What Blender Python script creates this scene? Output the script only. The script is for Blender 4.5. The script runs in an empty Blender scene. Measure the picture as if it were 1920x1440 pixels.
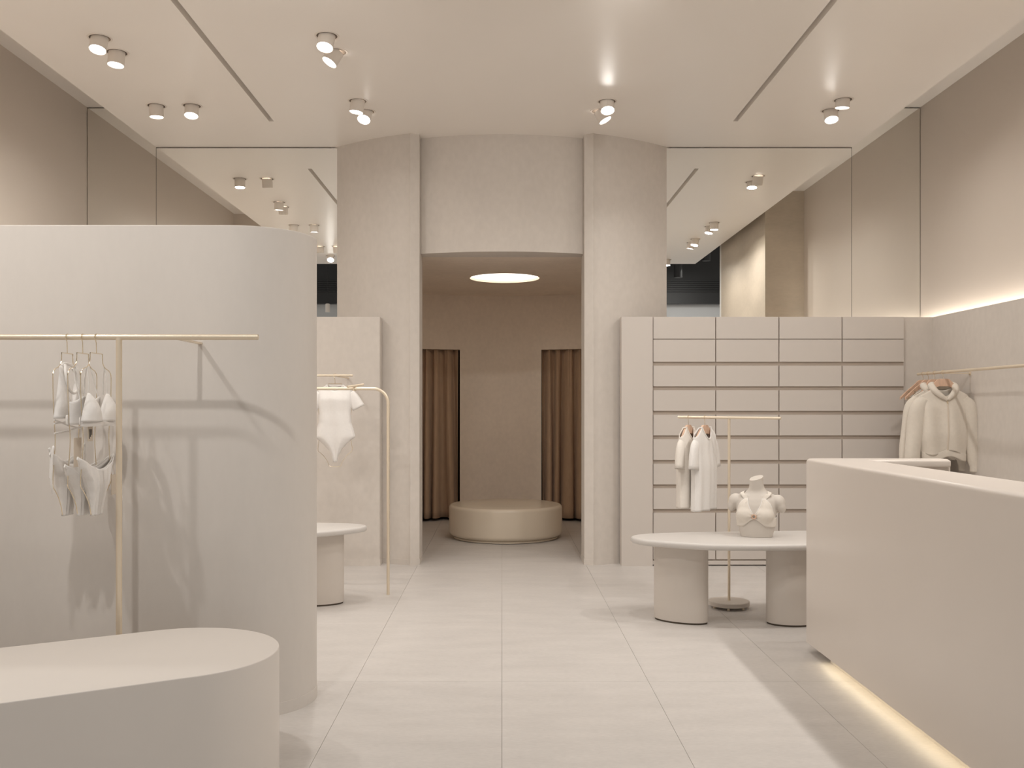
import bpy, bmesh, math, random
from mathutils import Vector, Matrix
from mathutils.bvhtree import BVHTree

R = math.radians
PI = math.pi
random.seed(7)
scene = bpy.context.scene
COL = scene.collection

# ------------------------------------------------------------------ camera
F = 1780.0                       # focal length in pixels of the 1920 wide frame
CX, CY, EYE = 941.0, 765.0, 1.40  # vanishing point, eye height
cam_d = bpy.data.cameras.new('camera')
cam_d.sensor_width = 36.0
cam_d.lens = F / 1920.0 * 36.0
cam_d.shift_x = (960 - CX) / 1920.0
cam_d.shift_y = (CY - 720) / 1920.0
cam_d.clip_start = 0.05
cam = bpy.data.objects.new('camera', cam_d)
cam.location = (0, 0, EYE)
cam.rotation_euler = (R(90), 0, 0)
COL.objects.link(cam)
scene.camera = cam

# ------------------------------------------------------------------ world, exposure
w = bpy.data.worlds.new('world')
scene.world = w
w.use_nodes = True
bgn = w.node_tree.nodes['Background']
bgn.inputs[0].default_value = (1.0, 0.94, 0.875, 1)
bgn.inputs[1].default_value = 0.42
scene.view_settings.view_transform = 'Standard'
scene.view_settings.look = 'None'
scene.view_settings.gamma = 1.0
scene.view_settings.use_curve_mapping = False
scene.view_settings.exposure = 0.24
scene.cycles.use_denoising = True
scene.cycles.max_bounces = 10
scene.cycles.diffuse_bounces = 6
scene.cycles.glossy_bounces = 5
scene.cycles.caustics_reflective = True
scene.cycles.caustics_refractive = False
scene.cycles.adaptive_threshold = 0.02
scene.cycles.sample_clamp_indirect = 6.0

LAMP_W = 8.5                    # power of one ceiling downlight
LAMP_COL = (1.0, 0.955, 0.90)


def px(x, y, D):
    """point at distance D seen at picture position x, y"""
    return Vector(((x - CX) * D / F, D, EYE - (y - CY) * D / F))


# ------------------------------------------------------------------ materials
MATS = {}


def mat(name, col, rough=0.7, var=0.05, scale=3.0, stretch=(1, 1, 1), bump=0.0, bscale=None,
        metal=0.0, spec=0.5, fine=0.0, sheen=0.0, rand=0.0, emit=None):
    m = bpy.data.materials.new(name)
    m.use_nodes = True
    nt = m.node_tree
    N, L = nt.nodes, nt.links
    b = N['Principled BSDF']
    b.inputs['Roughness'].default_value = rough
    b.inputs['Metallic'].default_value = metal
    b.inputs['Specular IOR Level'].default_value = spec
    if sheen:
        b.inputs['Sheen Weight'].default_value = sheen
    if emit:
        b.inputs['Emission Color'].default_value = (*emit[0], 1)
        b.inputs['Emission Strength'].default_value = emit[1]
    tc = N.new('ShaderNodeTexCoord')
    geo = N.new('ShaderNodeNewGeometry')
    mp = N.new('ShaderNodeMapping')
    mp.inputs['Scale'].default_value = stretch
    L.new(geo.outputs['Position'], mp.inputs['Vector'])
    n1 = N.new('ShaderNodeTexNoise')
    n1.inputs['Scale'].default_value = scale
    n1.inputs['Detail'].default_value = 6
    n1.inputs['Roughness'].default_value = 0.6
    L.new(mp.outputs[0], n1.inputs['Vector'])
    ramp = N.new('ShaderNodeValToRGB')
    lo = [max(0, c * (1 - var)) for c in col]
    hi = [min(1, c * (1 + var)) for c in col]
    ramp.color_ramp.elements[0].position = 0.3
    ramp.color_ramp.elements[0].color = (*lo, 1)
    ramp.color_ramp.elements[1].position = 0.7
    ramp.color_ramp.elements[1].color = (*hi, 1)
    L.new(n1.outputs['Fac'], ramp.inputs['Fac'])
    out = ramp.outputs['Color']
    if fine:
        n2 = N.new('ShaderNodeTexNoise')
        n2.inputs['Scale'].default_value = scale * 14
        n2.inputs['Detail'].default_value = 4
        L.new(mp.outputs[0], n2.inputs['Vector'])
        mr = N.new('ShaderNodeMapRange')
        mr.inputs[1].default_value = 0.3
        mr.inputs[2].default_value = 0.7
        mr.inputs[3].default_value = 1 - fine
        mr.inputs[4].default_value = 1 + fine
        L.new(n2.outputs['Fac'], mr.inputs[0])
        hs = N.new('ShaderNodeHueSaturation')
        L.new(out, hs.inputs['Color'])
        L.new(mr.outputs[0], hs.inputs['Value'])
        out = hs.outputs['Color']
    if rand:
        oi = N.new('ShaderNodeObjectInfo')
        mr = N.new('ShaderNodeMapRange')
        mr.inputs[3].default_value = 1 - rand
        mr.inputs[4].default_value = 1 + rand
        L.new(oi.outputs['Random'], mr.inputs[0])
        hs = N.new('ShaderNodeHueSaturation')
        L.new(out, hs.inputs['Color'])
        L.new(mr.outputs[0], hs.inputs['Value'])
        out = hs.outputs['Color']
    L.new(out, b.inputs['Base Color'])
    if bump:
        n3 = N.new('ShaderNodeTexNoise')
        n3.inputs['Scale'].default_value = bscale or scale * 6
        n3.inputs['Detail'].default_value = 5
        L.new(mp.outputs[0], n3.inputs['Vector'])
        bp = N.new('ShaderNodeBump')
        bp.inputs['Strength'].default_value = bump
        bp.inputs['Distance'].default_value = 0.01
        L.new(n3.outputs['Fac'], bp.inputs['Height'])
        L.new(bp.outputs[0], b.inputs['Normal'])
    MATS[name] = m
    return m


mat('plaster', (0.655, 0.610, 0.565), 0.75, 0.035, 1.6, (1, 1, 0.7), 0.06, 9, spec=0.25, fine=0.025)
mat('plaster_streak', (0.672, 0.636, 0.600), 0.6, 0.028, 1.7, (1.6, 1.6, 0.6), 0.04, 6, spec=0.3, fine=0.008)
mat('wall_paint', (0.690, 0.620, 0.550), 0.6, 0.012, 1.0, spec=0.3)
mat('ceiling_paint', (0.880, 0.840, 0.795), 0.34, 0.008, 0.8, spec=0.35)
mat('stone_tile', (0.600, 0.573, 0.550), 0.42, 0.055, 2.4, (1, 3.2, 1), 0.03, 20, spec=0.4, fine=0.045, rand=0.012)
mat('grout', (0.460, 0.430, 0.400), 0.9, 0.03)
mat('lacquer', (0.630, 0.585, 0.545), 0.42, 0.008, 1.0, spec=0.4)
mat('cabinet_inner', (0.500, 0.430, 0.370), 0.6, 0.01)
mat('counter_lacquer', (0.700, 0.645, 0.595), 0.3, 0.012, 1.2, spec=0.45)
mat('podium_lacquer', (0.740, 0.650, 0.530), 0.22, 0.01, 1.2, spec=0.5)
mat('table_lacquer', (0.640, 0.615, 0.590), 0.35, 0.008, 1.2, spec=0.45)
mat('leg_lacquer', (0.640, 0.590, 0.540), 0.42, 0.008, 1.2, spec=0.4)
mat('bench_paint', (0.730, 0.690, 0.650), 0.5, 0.006, 1.2, spec=0.3)
mat('niche_plaster', (0.820, 0.725, 0.630), 0.75, 0.05, 1.8, (1, 1, 0.8), 0.05, 9, spec=0.25, fine=0.03)
mat('curtain_cloth', (0.490, 0.350, 0.245), 0.85, 0.05, 30, (1, 1, 0.3), 0.08, 180, spec=0.2, sheen=0.15)
mat('brass', (0.80, 0.70, 0.56), 0.36, 0.02, 4, metal=0.45, spec=0.5)
mat('wire_gold', (0.86, 0.75, 0.58), 0.18, 0.02, 4, metal=1.0)
mat('white_cloth', (0.83, 0.81, 0.79), 0.9, 0.02, 60, bump=0.1, bscale=300, spec=0.2, sheen=0.1)
mat('cream_cloth', (0.80, 0.755, 0.70), 0.9, 0.02, 60, bump=0.08, bscale=300, spec=0.2)
mat('hoodie_cloth', (0.720, 0.665, 0.590), 0.95, 0.03, 40, bump=0.12, bscale=260, spec=0.15, sheen=0.2)
mat('bikini_cloth', (0.750, 0.700, 0.635), 0.85, 0.02, 60, bump=0.08, bscale=300, spec=0.2)
mat('tan_cloth', (0.42, 0.33, 0.245), 0.95, 0.04, 40, bump=0.1, bscale=260, spec=0.15)
mat('card', (0.66, 0.58, 0.49), 0.8, 0.01)
mat('print_ink', (0.06, 0.055, 0.05), 0.8, 0.0)
mat('hanger_wood', (0.660, 0.450, 0.330), 0.5, 0.12, 10, (6, 1, 1), spec=0.35)
mat('mannequin', (0.635, 0.590, 0.540), 0.5, 0.008, 2, spec=0.3)
mat('lamp_body', (0.800, 0.745, 0.690), 0.45, 0.005, 2, spec=0.35)
mat('lamp_recess_shade', (0.16, 0.125, 0.095), 0.8, 0.02)  # dark tone that paints the shade of an open recess
mat('lamp_glow', (0.9, 0.9, 0.9), 0.5, 0.0, emit=((1.0, 0.96, 0.9), 9.0))
mat('led_white', (0.9, 0.9, 0.88), 0.5, 0.0, emit=((1.0, 0.97, 0.90), 14.0))
mat('led_warm', (0.9, 0.8, 0.6), 0.5, 0.0, emit=((1.0, 0.86, 0.60), 5.0))
mat('round_light', (0.9, 0.88, 0.82), 0.5, 0.0, emit=((1.0, 0.89, 0.74), 2.5))
mat('marble_wall', (0.500, 0.430, 0.345), 0.45, 0.09, 1.1, (1, 1, 2.5), 0.03, 8, spec=0.4, fine=0.03)
mat('black_metal', (0.018, 0.018, 0.019), 0.45, 0.1, 3)
mat('black_gap', (0.004, 0.004, 0.004), 0.8, 0.0)
mat('pale_grey', (0.60, 0.61, 0.62), 0.7, 0.01, 1)
mat('white_frame', (0.75, 0.73, 0.70), 0.5, 0.01, 1)
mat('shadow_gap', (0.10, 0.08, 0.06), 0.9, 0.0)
# mirror glass
m = bpy.data.materials.new('mirror_glass')
m.use_nodes = True
b_ = m.node_tree.nodes['Principled BSDF']
b_.inputs['Base Color'].default_value = (0.97, 0.975, 0.955, 1)
b_.inputs['Metallic'].default_value = 1.0
b_.inputs['Roughness'].default_value = 0.0
MATS['mirror_glass'] = m


# ------------------------------------------------------------------ mesh helpers
def quadstrip(bm, a, b, closed):
    n = len(a)
    for i in range(n if closed else n - 1):
        j = (i + 1) % n
        try:
            bm.faces.new((a[i], a[j], b[j], b[i]))
        except ValueError:
            pass


def add_box(bm, x0, x1, y0, y1, z0, z1):
    v = [bm.verts.new(p) for p in ((x0, y0, z0), (x1, y0, z0), (x1, y1, z0), (x0, y1, z0),
                                   (x0, y0, z1), (x1, y0, z1), (x1, y1, z1), (x0, y1, z1))]
    for f in ((0, 3, 2, 1), (4, 5, 6, 7), (0, 1, 5, 4), (1, 2, 6, 5), (2, 3, 7, 6), (3, 0, 4, 7)):
        bm.faces.new([v[i] for i in f])
    return v


def add_prism(bm, pts, z0, z1):
    lo = [bm.verts.new((x, y, z0)) for x, y in pts]
    hi = [bm.verts.new((x, y, z1)) for x, y in pts]
    quadstrip(bm, lo, hi, True)
    bm.faces.new(lo[::-1])
    bm.faces.new(hi)


def bevel_edges(bm, test, r, seg=4):
    es = [e for e in bm.edges if test(e)]
    if es:
        bmesh.ops.bevel(bm, geom=es, offset=r, segments=seg, profile=0.5, affect='EDGES')


def smooth_closed(pts, per=6):
    """Catmull-Rom through a closed list of 2D points"""
    n = len(pts)
    out = []
    for i in range(n):
        p0, p1, p2, p3 = (Vector(pts[(i + k - 1) % n]) for k in range(4))
        for s in range(per):
            t = s / per
            out.append(0.5 * ((2 * p1) + (p2 - p0) * t + (2 * p0 - 5 * p1 + 4 * p2 - p3) * t * t
                              + (3 * p1 - p0 - 3 * p2 + p3) * t ** 3))
    return [(p.x, p.y) for p in out]


def smooth_path(pts, per=6):
    """Catmull-Rom through an open list of 3D points"""
    P = [Vector(p) for p in pts]
    P = [P[0] * 2 - P[1]] + P + [P[-1] * 2 - P[-2]]
    out = []
    for i in range(1, len(P) - 2):
        p0, p1, p2, p3 = P[i - 1:i + 3]
        for s in range(per):
            t = s / per
            out.append(0.5 * ((2 * p1) + (p2 - p0) * t + (2 * p0 - 5 * p1 + 4 * p2 - p3) * t * t
                              + (3 * p1 - p0 - 3 * p2 + p3) * t ** 3))
    out.append(P[-2])
    return out


def inset_outline(pts, d):
    n = len(pts)
    out = []
    area = sum(pts[i][0] * pts[(i + 1) % n][1] - pts[(i + 1) % n][0] * pts[i][1] for i in range(n))
    s = 1 if area > 0 else -1
    for i in range(n):
        a, c = Vector(pts[i - 1]), Vector(pts[(i + 1) % n])
        t = (c - a)
        t.normalize()
        nrm = Vector((-t.y, t.x)) * s
        out.append((pts[i][0] + nrm.x * d, pts[i][1] + nrm.y * d))
    return out


def add_slab(bm, pts, z0, z1, rt=0.0, rb=0.0, seg=5):
    """plan outline extruded with rounded top and bottom rims"""
    prof = []
    if rb:
        prof += [(rb * (1 - math.sin(a)), z0 + rb * (1 - math.cos(a))) for a in [k / seg * PI / 2 for k in range(seg + 1)]]
    else:
        prof.append((0, z0))
    if rt:
        prof += [(rt * (1 - math.cos(a)), z1 - rt * (1 - math.sin(a))) for a in [k / seg * PI / 2 for k in range(seg + 1)]]
    else:
        prof.append((0, z1))
    rings = []
    for d, z in prof:
        rings.append([bm.verts.new((x, y, z)) for x, y in (inset_outline(pts, d) if d > 1e-6 else pts)])
    for a, c in zip(rings, rings[1:]):
        quadstrip(bm, a, c, True)
    bm.faces.new(rings[0][::-1])
    bm.faces.new(rings[-1])


def circle_pts(cx, cy, rx, ry=None, rot=0.0, n=48):
    ry = ry or rx
    c, s = math.cos(rot), math.sin(rot)
    return [(cx + rx * math.cos(2 * PI * k / n) * c - ry * math.sin(2 * PI * k / n) * s,
             cy + rx * math.cos(2 * PI * k / n) * s + ry * math.sin(2 * PI * k / n) * c) for k in range(n)]


def add_tube(bm, pts, r, n=8, closed=False, cap=True):
    P = [Vector(p) for p in pts]
    m_ = len(P)
    rs = r if isinstance(r, (list, tuple)) else [r] * m_
    T = []
    for i in range(m_):
        a = P[i - 1] if (i or closed) else P[i]
        c = P[(i + 1) % m_] if (i < m_ - 1 or closed) else P[i]
        t = c - a
        T.append(t.normalized() if t.length > 1e-9 else Vector((0, 0, 1)))
    up = Vector((0, 0, 1)) if abs(T[0].z) < 0.9 else Vector((1, 0, 0))
    nrm = (up - T[0] * up.dot(T[0])).normalized()
    rings = []
    for i in range(m_):
        nrm = nrm - T[i] * nrm.dot(T[i])
        nrm = nrm.normalized() if nrm.length > 1e-6 else T[i].orthogonal().normalized()
        bi = T[i].cross(nrm)
        rings.append([bm.verts.new(P[i] + (nrm * math.cos(2 * PI * k / n) + bi * math.sin(2 * PI * k / n)) * rs[i])
                      for k in range(n)])
    for a, c in zip(rings, rings[1:]):
        quadstrip(bm, a, c, True)
    if closed:
        quadstrip(bm, rings[-1], rings[0], True)
    elif cap:
        bm.faces.new(rings[0][::-1])
        bm.faces.new(rings[-1])


def add_limb(bm, pts, radii, n=18, bvec=(0, 1, 0), cap=True, fold=None):
    """tube of elliptical section: radii = [(across, along bvec)]"""
    P = [Vector(p) for p in pts]
    B = Vector(bvec)
    rings = []
    for i, p in enumerate(P):
        t = (P[min(i + 1, len(P) - 1)] - P[max(i - 1, 0)]).normalized()
        b = (B - t * B.dot(t)).normalized()
        a = t.cross(b)
        ra, rb = radii[i]
        ring = []
        for k in range(n):
            th = 2 * PI * k / n
            f = 1 + (fold(i / (len(P) - 1), th) if fold else 0)
            ring.append(bm.verts.new(p + a * math.cos(th) * ra * f + b * math.sin(th) * rb * f))
        rings.append(ring)
    for a, c in zip(rings, rings[1:]):
        quadstrip(bm, a, c, True)
    if cap:
        bm.faces.new(rings[0][::-1])
        bm.faces.new(rings[-1])


def add_lathe(bm, prof, cx=0, cy=0, n=64, cap=True):
    rings = []
    for r, z in prof:
        rings.append([bm.verts.new((cx + r * math.cos(2 * PI * k / n), cy + r * math.sin(2 * PI * k / n), z)) for k in range(n)])
    for a, c in zip(rings, rings[1:]):
        quadstrip(bm, a, c, True)
    if cap:
        bm.faces.new(rings[0][::-1])
        bm.faces.new(rings[-1])


def add_grid(bm, fn, nu, nv):
    g = [[bm.verts.new(fn(i / nu, j / nv)) for i in range(nu + 1)] for j in range(nv + 1)]
    for j in range(nv):
        quadstrip(bm, g[j], g[j + 1], False)
    return g


def interp(tab, z):
    if z <= tab[0][0]:
        return tab[0][1]
    for (a, va), (b, vb) in zip(tab, tab[1:]):
        if z <= b:
            k = (z - a) / (b - a)
            k = k * k * (3 - 2 * k) * 0.5 + k * 0.5
            return va + (vb - va) * k
    return tab[-1][1]


# ------------------------------------------------------------------ object helpers
ROOT_LOC = {}


def obj(name, bm, material, parent=None, local=False, angle=35, solid=0.0):
    bmesh.ops.recalc_face_normals(bm, faces=bm.faces)
    me = bpy.data.meshes.new(name)
    if parent is not None and not local:
        off = ROOT_LOC.get(parent.name, Vector((0, 0, 0)))
        bmesh.ops.translate(bm, verts=bm.verts, vec=-off)
    bm.to_mesh(me)
    bm.free()
    for p in me.polygons:
        p.use_smooth = True
    me.set_sharp_from_angle(angle=R(angle))
    me.materials.append(MATS[material])
    o = bpy.data.objects.new(name, me)
    COL.objects.link(o)
    if parent is not None:
        o.parent = parent
        if not local:
            ROOT_LOC[o.name] = ROOT_LOC.get(parent.name, Vector((0, 0, 0)))
    if solid:
        md = o.modifiers.new('thickness', 'SOLIDIFY')
        md.thickness = solid
        md.offset = 0
    return o


def tag(o, label, cat, group=None, kind=None):
    o['label'] = label
    if cat:
        o['category'] = cat
    if group:
        o['group'] = group
    if kind:
        o['kind'] = kind
    return o


def thing(name, label, cat, loc=(0, 0, 0), rotz=0.0, group=None):
    o = bpy.data.objects.new(name, None)
    o.empty_display_size = 0.05
    COL.objects.link(o)
    o.location = loc
    o.rotation_euler = (0, 0, rotz)
    ROOT_LOC[o.name] = Vector(loc)
    return tag(o, label, cat, group)


def struct(name, bm, material, label=None, parent=None, angle=35):
    o = obj(name, bm, material, parent, angle=angle)
    if parent is None:
        o['kind'] = 'structure'
        if label:
            o['label'] = label
    return o


def new():
    return bmesh.new()


# ================================================================== THE SETTING
ZC, ZT = 3.845, 4.22            # ceiling slab, trough ceiling
DM = 8.90                       # mirror plane
XL, XR = -3.89, 3.925           # upper side walls
SL, SR = -3.24, 3.28            # slab edges
DF = 1.70                       # shop front
ZU = 2.209                      # height of the fitted units

# floor with stone tiles -------------------------------------------------------
bm = new()
add_box(bm, -4.6, 4.6, -4.2, 13.0, -0.10, -0.004)
floor = struct('floor', bm, 'grout', 'pale stone floor of large rectangular tiles')
TW, TL = 0.75, 1.345
bm = new()
add_box(bm, -TW / 2 + 0.0009, TW / 2 - 0.0009, -TL / 2 + 0.0006, TL / 2 - 0.0006, -0.004, 0.0)
tile0 = obj('tile', bm, 'stone_tile', floor, local=True)
first = True
for r_ in range(-4, 6):
    for c_ in range(-6, 6):
        o = tile0 if first else tile0.copy()
        if not first:
            COL.objects.link(o)
        first = False
        o.location = ((c_ + 0.5) * TW, 4.861 + (r_ + 0.5) * TL, 0)

# ceiling -----------------------------------------------------------------------
bm = new()
LS, RS, HW = -1.965, 1.992, 0.021
DS0, DS1 = 2.3, 8.10
zt = ZC + 0.10
for x0, x1 in ((SL, LS - HW), (LS + HW, RS - HW), (RS + HW, SR)):
    add_box(bm, x0, x1, DF, DM + 0.02, ZC, zt)
for xs in (LS, RS):
    add_box(bm, xs - HW, xs + HW, DF, DS0, ZC, zt)
    add_box(bm, xs - HW, xs + HW, DS1, DM + 0.02, ZC, zt)
add_box(bm, SL, SR, DF, DM + 0.02, zt, zt + 0.05)
ceiling = struct('ceiling', bm, 'ceiling_paint', 'smooth beige dropped ceiling with two long slots')
bm = new()
add_box(bm, -4.2, 4.2, DF, 12.8, ZT, ZT + 0.1)
struct('ceiling_upper', bm, 'ceiling_paint', 'upper ceiling above the side troughs')

# walls -------------------------------------------------------------------------
bm = new()
add_box(bm, XL - 0.12, XL, DF, DM + 0.1, 0, ZT)
struct('wall_left', bm, 'wall_paint', 'tan painted side wall above the curved partition')
bm = new()
add_box(bm, XL, -3.32, DF, 4.0, 0, ZT)
struct('wall_left_pier', bm, 'wall_paint', 'tan pier of the side wall near the shop front')
bm = new()
add_box(bm, XR, XR + 0.12, DF, DM + 0.1, 0, ZT)
struct('wall_right', bm, 'wall_paint', 'tan painted upper side wall above the light ledge')
bm = new()
add_box(bm, 3.835, 3.86, 5.47, 8.45, 0, ZU)
add_box(bm, 3.86, XR, 5.47, 8.45, 0, ZU - 0.09)
wl = struct('wall_right_lower', bm, 'plaster', 'plaster panel of the side wall below the light ledge')
bm = new()
add_box(bm, 3.866, 3.905, 5.5, 8.86, ZU - 0.088, ZU - 0.080)
tag(obj('led_strip', bm, 'led_white'), 'white light strip glowing along the ledge of the side wall', 'light strip')
bm = new()
add_box(bm, 3.42, XR, 3.0, 5.47, 0, ZT)
struct('wall_right_pier', bm, 'marble_wall', 'veined stone pier mirrored above the drawers')
bm = new()
add_box(bm, -4.1, 4.2, 12.6, 12.8, 0, ZT)
add_box(bm, -4.1, -1.9, DM + 0.012, 9.1, 0, ZT)
add_box(bm, 1.9, 4.2, DM + 0.012, 9.1, 0, ZT)
add_box(bm, -1.95, -1.85, 9.1, 12.6, 0, ZT)
add_box(bm, 1.85, 1.95, 9.1, 12.6, 0, ZT)
struct('wall_back', bm, 'shadow_gap', 'back wall behind the mirrors')

# mirrors -----------------------------------------------------------------------
def mirror(label, x0, x1, z1):
    b = new()
    add_box(b, x0, x1, DM, DM + 0.008, 2.0, z1)
    o = obj('mirror_panel', b, 'mirror_glass')
    return tag(o, label, 'mirror', 'mirror panels on the back wall')


mirror('narrow wall mirror in the ceiling trough above the curved partition', XL + 0.006, SL - 0.002, ZT - 0.010)
mirror('wide wall mirror between curved partition and the round fitting room', SL + 0.002, -1.42, ZC - 0.010)
mirror('wide wall mirror above the bank of drawers', 1.42, SR - 0.002, ZC - 0.010)
mirror('narrow wall mirror in the ceiling trough above the hooded jackets', SR + 0.002, XR - 0.006, ZT - 0.010)

# round fitting room --------------------------------------------------------------
def arc(cx, cy, r, x0, x1, n, back=False):
    out = []
    for k in range(n + 1):
        x = x0 + (x1 - x0) * k / n
        d = math.sqrt(max(0, r * r - (x - cx) ** 2))
        out.append((x, cy + d if back else cy - d))
    return out


for sx, nm in ((-1, 'wall_fitting_left'), (1, 'wall_fitting_right')):
    out = [(0.737, 8.80), (0.737, 8.485), (0.806, 8.446), (0.815, 8.444)]
    out += arc(0, 10.6, 2.297, 0.83, 1.62, 18)
    out += [(1.62, 9.2), (1.2, 9.0)]
    bm = new()
    add_prism(bm, [(sx * x, y) for x, y in out], 0, ZC)
    jamb = struct(nm, bm, 'plaster', 'curved plaster wall beside the fitting room opening')
    out2 = [(0.733, 8.80), (0.733, 8.4815), (0.806, 8.4415), (0.815, 8.4395)] + arc(0, 10.6, 2.3015, 0.83, 1.30, 10) + [(1.3, 9.0)]
    bm = new()
    add_prism(bm, [(sx * x, y) for x, y in out2], 0, 0.05)
    struct('baseboard_fitting', bm, 'plaster', 'low plaster skirting of the fitting room wall')
bm = new()
front = arc(0, 10.6, 2.12, -0.735, 0.735, 24)
add_prism(bm, front + [(0.735, 8.80), (-0.735, 8.80)], 2.798, ZC)
struct('wall_fitting_lintel', bm, 'plaster', 'curved plaster wall above the fitting room opening')

# niche: back wall with two curtain openings, sides, ceiling
BC, BR = 9.67, 2.20
def backarc(x0, x1, n=14):
    return arc(0, BC, BR, x0, x1, n, True) + arc(0, BC, BR + 0.12, x1, x0, n, True)


OL, OR = -0.522, 0.492
bm = new()
add_prism(bm, backarc(OL, OR), 0, 2.126)
add_prism(bm, backarc(-1.3, 1.3, 30), 2.126, 2.95)
add_prism(bm, backarc(-1.3, -1.16, 4), 0, 2.126)
add_prism(bm, backarc(1.16, 1.3, 4), 0, 2.126)
struct('wall_niche_back', bm, 'niche_plaster', 'taupe plaster back wall of the fitting room with two curtained openings')
for sx, nm in ((-1, 'wall_niche_left'), (1, 'wall_niche_right')):
    inn = [(1.00, 8.78), (1.28, 9.0), (1.48, 9.5), (1.55, 10.2), (1.50, 10.9), (1.30, 11.45)]
    inn = [(p.x, p.y) for p in smooth_path([(x, y, 0) for x, y in inn], 5)]
    outp = [(x + 0.1, y) for x, y in inn][::-1]
    bm = new()
    add_prism(bm, [(sx * x, y) for x, y in inn + outp], 0, 2.95)
    struct(nm, bm, 'niche_plaster', 'curved side wall inside the fitting room')
# niche ceiling with a round hole
PX, PY = 0.03, 10.25
bm = new()
n = 64
hole = [(PX + 0.375 * math.cos(2 * PI * k / n), PY + 0.375 * math.sin(2 * PI * k / n)) for k in range(n)]
def sq(a):
    c, s = math.cos(a), math.sin(a)
    k = min(1.75 / max(abs(c), 1e-6), 1.75 / max(abs(s), 1e-6))
    return (PX + k * c, PY + k * s)


rect = [sq(2 * PI * k / n) for k in range(n)]
a1 = [bm.verts.new((x, y, 2.80)) for x, y in hole]
a2 = [bm.verts.new((x, y, 2.80)) for x, y in rect]
a3 = [bm.verts.new((x, y, 2.84)) for x, y in hole]
a4 = [bm.verts.new((x, y, 2.84)) for x, y in rect]
quadstrip(bm, a1, a2, True)
quadstrip(bm, a1, a3, True)
quadstrip(bm, a3, a4, True)
quadstrip(bm, a2, a4, True)
# keep it behind the lintel
for v in bm.verts:
    v.co.y = max(v.co.y, 8.79)
    lim = 1.70 if v.co.y > 9.2 else 0.74 + max(0, v.co.y - 8.75) * 2.0
    v.co.x = max(-lim, min(lim, v.co.x))
struct('ceiling_niche', bm, 'niche_plaster', 'taupe ceiling of the fitting room')
t = thing('round_ceiling_light', 'round cream light panel glowing in the fitting room ceiling', 'light', (PX, PY, 2.80))
bm = new()
add_lathe(bm, [(0.374, 2.826), (0.374, 2.834)], PX, PY)
obj('diffuser', bm, 'round_light', t)

# fitted panels either side ---------------------------------------------------------
DU = 8.42
bm = new()
add_box(bm, XL, -1.083, DU, DM - 0.002, 0, ZU)
struct('wall_unit_left', bm, 'plaster', 'plain plaster panel below the mirror beside the hanging bodysuit')
bm = new()
add_box(bm, XL, -1.080, DU - 0.005, DU + 0.3, 0, 0.052)
struct('baseboard_left', bm, 'plaster', 'low skirting of the plaster panel')
bm = new()
add_box(bm, 1.060, 1.336, DU - 0.012, 8.55, 0, ZU)
struct('trim_1', bm, 'lacquer', 'plain upright panel closing the drawer wall next to the fitting room')
bm = new()
add_box(bm, 3.574, 3.866, DU + 0.03, DM - 0.002, 0, ZU)
struct('trim_2', bm, 'plaster', 'plain upright panel closing the drawer wall at the corner')

# curved partition ---------------------------------------------------------------------
PD, PRR, PXC = 4.25, 0.33, -1.229
def bull(r, x0):
    pts = [(x0, PD + PRR - r), ]
    for k in range(33):
        a = -PI / 2 + PI * k / 32
        pts.append((PXC + r * math.cos(a), PD + PRR + r * math.sin(a)))
    pts.append((x0, PD + PRR + r))
    return pts


bm = new()
add_slab(bm, bull(PRR, XL), 0, 2.22, rt=0.006, seg=3)
part_ = struct('wall_partition', bm, 'plaster_streak', 'plaster partition wall with a rounded end behind the hanging bikinis')
bm = new()
add_prism(bm, bull(PRR + 0.003, XL), 0, 0.055)
struct('baseboard_partition', bm, 'plaster_streak', 'low plaster skirting of the curved partition')

# shop front and the mall beyond (seen in the mirrors) -------------------------------------
bm = new()
for x0, x1 in ((-3.32, -3.24),):
    add_box(bm, x0, x1, DF, DF + 0.1, 0, ZT)
add_box(bm, 3.42, 3.5, 2.9, 3.0, 0, ZT)
struct('trim_3', bm, 'white_frame', 'white upright frames of the shop front')
bm = new()
add_box(bm, -7, 7, -2.55, -2.4, 3.62, 6.0)
fas = struct('wall_front_fascia', bm, 'black_metal', 'black metal fascia across the mall mirrored above the units')
for k in range(6):
    bm = new()
    z = 3.87 + k * 0.045
    add_box(bm, -7, 7, -2.42, -2.37, z, z + 0.022)
    obj('slat', bm, 'black_metal', fas)
bm = new()
add_box(bm, -7, 7, -2.8, -2.6, 3.1, 3.7)
struct('wall_front', bm, 'pale_grey', 'pale grey band below the black fascia across the mall')
bm = new()
add_box(bm, -7, 7, -2.55, DF, 5.9, 6.0)
struct('ceiling_mall', bm, 'black_metal', 'black ceiling of the mall')


def area_light(name, loc, direction, power, size, col, spread, parent=None):
    ld = bpy.data.lights.new(name, 'AREA')
    ld.shape = 'DISK'
    ld.size = size
    ld.energy = power
    ld.color = col
    ld.spread = R(spread)
    lo = bpy.data.objects.new(name, ld)
    COL.objects.link(lo)
    lo.location = loc
    lo.rotation_euler = Vector(direction).to_track_quat('-Z', 'Y').to_euler()
    if parent is not None:
        lo.parent = parent
    return lo


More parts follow.
